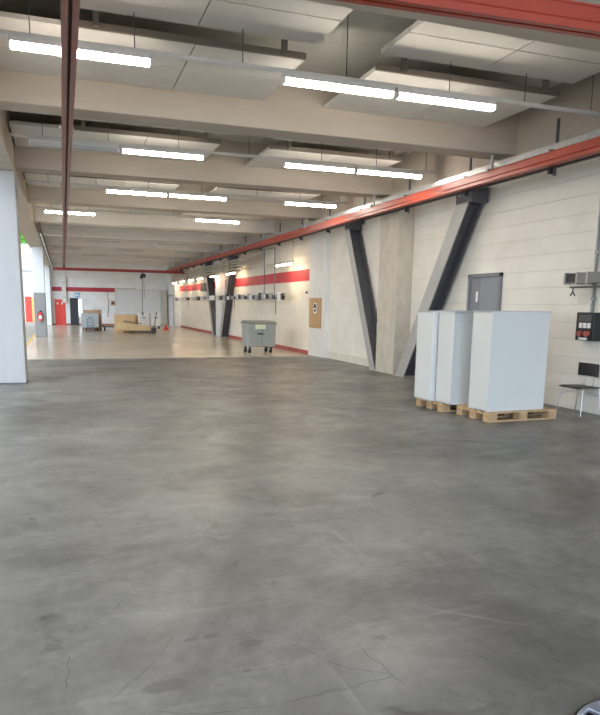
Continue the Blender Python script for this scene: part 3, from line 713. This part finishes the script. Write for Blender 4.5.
def crate(x0, x1, y0, y1, z0, z1, label, mat='timber'):
    t = thing('wooden_crate', label, 'crate', ((x0+x1)/2, (y0+y1)/2, z0))
    n = max(2, int((z1-z0)/.13)); h_ = (z1-z0)/n
    b = MB()
    for i in range(n):
        za, zb = z0+h_*i+.004, z0+h_*(i+1)-.004
        b.box(x0, x1, y0, y0+.02, za, zb).box(x0, x1, y1-.02, y1, za, zb).box(x0, x0+.02, y0+.02, y1-.02, za, zb).box(x1-.02, x1, y0+.02, y1-.02, za, zb)
    b.build('side_boards', mat, t)
    b = MB()
    for x in (x0+.0, x1-.09):
        b.box(x, x+.09, y0-.02, y0, z0, z1)
    b.build('batten', mat, t)
    MB().box(x0, x1, y0, y1, z1-.004, z1+.018).build('lid', mat, t)
    return t
crate(2.66, 3.75, 38.3, 39.1, 0, .92, 'tall pale timber crate behind the long sloping crate')
crate(2.95, 4.0, 39.3, 40.0, 0, .90, 'pale timber crate at the back of the timber pile', 'timber')
t = thing('timber_stack', 'long sloping stack of pale timber in front of crates', 'timber', (3.7, 37.6, 0))
MB().prism([(2.75, .13), (4.55, .13), (4.55, .34), (2.75, .58)], 'y', 37.3, 38.1).build('planks', 'timber', t, bevel=.01)
for x in (2.85, 3.6, 4.35): MB().box(x, x+.12, 37.3, 38.1, 0, .15).build('bearer', 'wood_block', t)
MB().prism([(3.05, .61), (4.0, .46), (4.0, .50), (3.05, .66)], 'y', 37.4, 37.6).build('loose_plank', 'steel_dark', t)
t = thing('pallet_jack', 'black pallet jack with raised handle before the timber pile', 'pallet jack', (4.4, 36.5, 0))
for yy in (36.15, 36.55): MB().box(3.2, 4.4, yy, yy+.14, .05, .11).build('fork', 'blackmetal', t, bevel=.01)
MB().box(4.38, 4.6, 36.1, 36.75, .05, .32).build('chassis', 'blackmetal', t, bevel=.02)
MB().cyl((4.5, 36.2, .09), (4.5, 36.65, .09), .09, 14).build('wheel', 'rubber', t, smooth=True)
MB().path([(4.52, 36.42, .3), (4.66, 36.42, 1.0), (4.66, 36.3, 1.1), (4.66, 36.54, 1.1), (4.66, 36.42, 1.0)], .022, 8).build('handle', 'blackmetal', t, smooth=True)
for x0, x1, lab in ((4.42, 5.05, 'left one of two white wheeled bins near the back wall'), (5.15, 5.78, 'right one of two white wheeled bins near the back wall')):
    t = thing('white_bin', lab, 'bin', ((x0+x1)/2, 43.3, 0))
    MB().box(x0, x1, 43.0, 43.6, .18, .94).build('body', 'white', t, bevel=.02)
    MB().box(x0-.015, x1+.015, 42.985, 43.615, .94, .985).build('lid', 'white', t, bevel=.01)
    MB().box(x0+.22, x1-.22, 42.97, 43.0, .66, .72).build('grip', 'steel_dark', t)
    castors(t, [(x0+.1, 43.1), (x1-.1, 43.1), (x0+.1, 43.5), (x1-.1, 43.5)], .09)

# ------------------------------------------------------------------ round metal wheel lying at the bottom right corner
cx0, cy0 = 2.0, 1.648
t = thing('metal_wheel', 'silver wheel with round holes and dark rim at bottom right corner', 'wheel', (cx0, cy0, 0))
MB().ring((cx0, cy0, .014), .286, .009, 72, 8).build('tyre', 'rubber', t, smooth=True)
MB().ring((cx0, cy0, .020), .269, .012, 72, 10).build('rim', 'alloy', t, smooth=True)
for i in range(14):
    a = 2*math.pi*i/14; c_, s_ = math.cos(a), math.sin(a)
    wi, wo = .014, .034
    MB().prism([(cx0+.17*c_-wi*s_, cy0+.17*s_+wi*c_), (cx0+.262*c_-wo*s_, cy0+.262*s_+wo*c_), (cx0+.262*c_+wo*s_, cy0+.262*s_-wo*c_), (cx0+.17*c_+wi*s_, cy0+.17*s_-wi*c_)], 'z', .012, .032).build('spoke', 'alloy', t, bevel=.004)
MB().ring((cx0, cy0, .022), .155, .026, 48, 8, .7).build('inner_ring', 'alloy', t, smooth=True)
MB().cyl((cx0, cy0, 0), (cx0, cy0, .05), .075, 24).build('hub', 'alloy', t, bevel=.008)
MB().cyl((cx0, cy0, 0), (cx0, cy0, .008), .26, 40).build('backing_disc', 'black', t)

# ------------------------------------------------------------------ outside to the left: neighbouring facade and trees
t = thing('neighbour_building', 'white building with red door seen outside past the left column', 'building', (-8, 57, 0))
MB().box(-16, -1.6, 56, 58, 0, 3.9).build('facade', 'facade', t)
MB().box(-16, -1.6, 56, 58, 3.9, 5.9).build('upper_facade', 'facade_pink', t)
MB().box(-16, -1.6, 55.9, 56, 3.85, 4.0).build('ledge', 'steel_grey', t)
MB().box(-2.75, -2.3, 55.94, 56, .05, 1.95).build('red_door', 'red', t)
MB().box(-2.28, -2.0, 55.92, 56, .02, 1.9).build('orange_shutter', 'orange', t)
def tree(x, y_, s, lab):
    t = thing('tree', lab, 'tree', (x, y_, 0))
    MB().cyl((x, y_, 0), (x, y_, 5*s), .22*s, 10, .12*s).build('trunk', 'wood_block', t)
    b = MB(); rr = random.Random(int(x*10))
    for i in range(1500):
        a, u, r_ = rr.uniform(0, 6.28), rr.uniform(-1, 1), rr.random()**.4*2.2*s
        c_ = Vector((x+r_*math.cos(a)*math.sqrt(1-u*u), y_+r_*math.sin(a)*math.sqrt(1-u*u), 6.6*s+r_*u*.9))
        d1 = Vector((rr.uniform(-1, 1), rr.uniform(-1, 1), rr.uniform(-1, 1))).normalized()*.22; d2 = d1.orthogonal().normalized()*.14
        b.bm.faces.new([b.bm.verts.new(c_+d1), b.bm.verts.new(c_+d2), b.bm.verts.new(c_-d1), b.bm.verts.new(c_-d2)])
    b.build('foliage', 'leaf', t); return t
tree(-3.4, 62, 1.08, 'bright green tree showing above the building outside')

# ------------------------------------------------------------------ world, camera, view
W = bpy.data.worlds.new('sky'); S.world = W; W.use_nodes = True
nt = W.node_tree; bg = nt.nodes['Background']
tc = nt.nodes.new('ShaderNodeTexCoord'); sp = nt.nodes.new('ShaderNodeSeparateXYZ'); mr = nt.nodes.new('ShaderNodeMapRange')
nt.links.new(tc.outputs['Generated'], sp.inputs[0]); nt.links.new(sp.outputs['Y'], mr.inputs['Value'])
mr.inputs['From Min'].default_value = -1; mr.inputs['From Max'].default_value = .05
mr.inputs['To Min'].default_value = 5.0; mr.inputs['To Max'].default_value = .95   # thin cloud, brightest on the sun's side
nt.links.new(mr.outputs[0], bg.inputs[1])
cr = nt.nodes.new('ShaderNodeValToRGB'); mr2 = nt.nodes.new('ShaderNodeMapRange')
mr2.inputs['From Min'].default_value = -.7; mr2.inputs['From Max'].default_value = .05
nt.links.new(sp.outputs['Y'], mr2.inputs['Value']); nt.links.new(mr2.outputs[0], cr.inputs[0]); nt.links.new(cr.outputs[0], bg.inputs[0])
cr.color_ramp.elements[0].color = (.66, .80, .97, 1); cr.color_ramp.elements[1].color = (.98, .97, .90, 1)

cam = bpy.data.cameras.new('camera'); co = bpy.data.objects.new('camera', cam); COL.objects.link(co)
F, CY, YAW, PIT, ROL = 664.40, 423.32, .340042536, .175662981, .0150595793
fwd = Vector((math.sin(YAW)*math.cos(PIT), math.cos(YAW)*math.cos(PIT), -math.sin(PIT)))
rt = Vector((math.cos(YAW), -math.sin(YAW), 0)); up = rt.cross(fwd)
r2 = math.cos(ROL)*rt+math.sin(ROL)*up; u2 = -math.sin(ROL)*rt+math.cos(ROL)*up
mt = Matrix((r2, u2, -fwd)).transposed().to_4x4(); mt.translation = Vector((0, 0, 1.6))
co.matrix_world = mt
cam.sensor_fit = 'HORIZONTAL'; cam.sensor_width = 36; cam.lens = F*36/600
cam.shift_y = (CY-357.5)/600; cam.clip_end = 300; cam.clip_start = .05
S.camera = co
vs_ = S.view_settings; vs_.view_transform = 'Standard'; vs_.look = 'None'; vs_.gamma = 1; vs_.use_curve_mapping = False; vs_.exposure = .45
S.cycles.max_bounces = 8; S.cycles.diffuse_bounces = 5
S.cycles.use_denoising = True
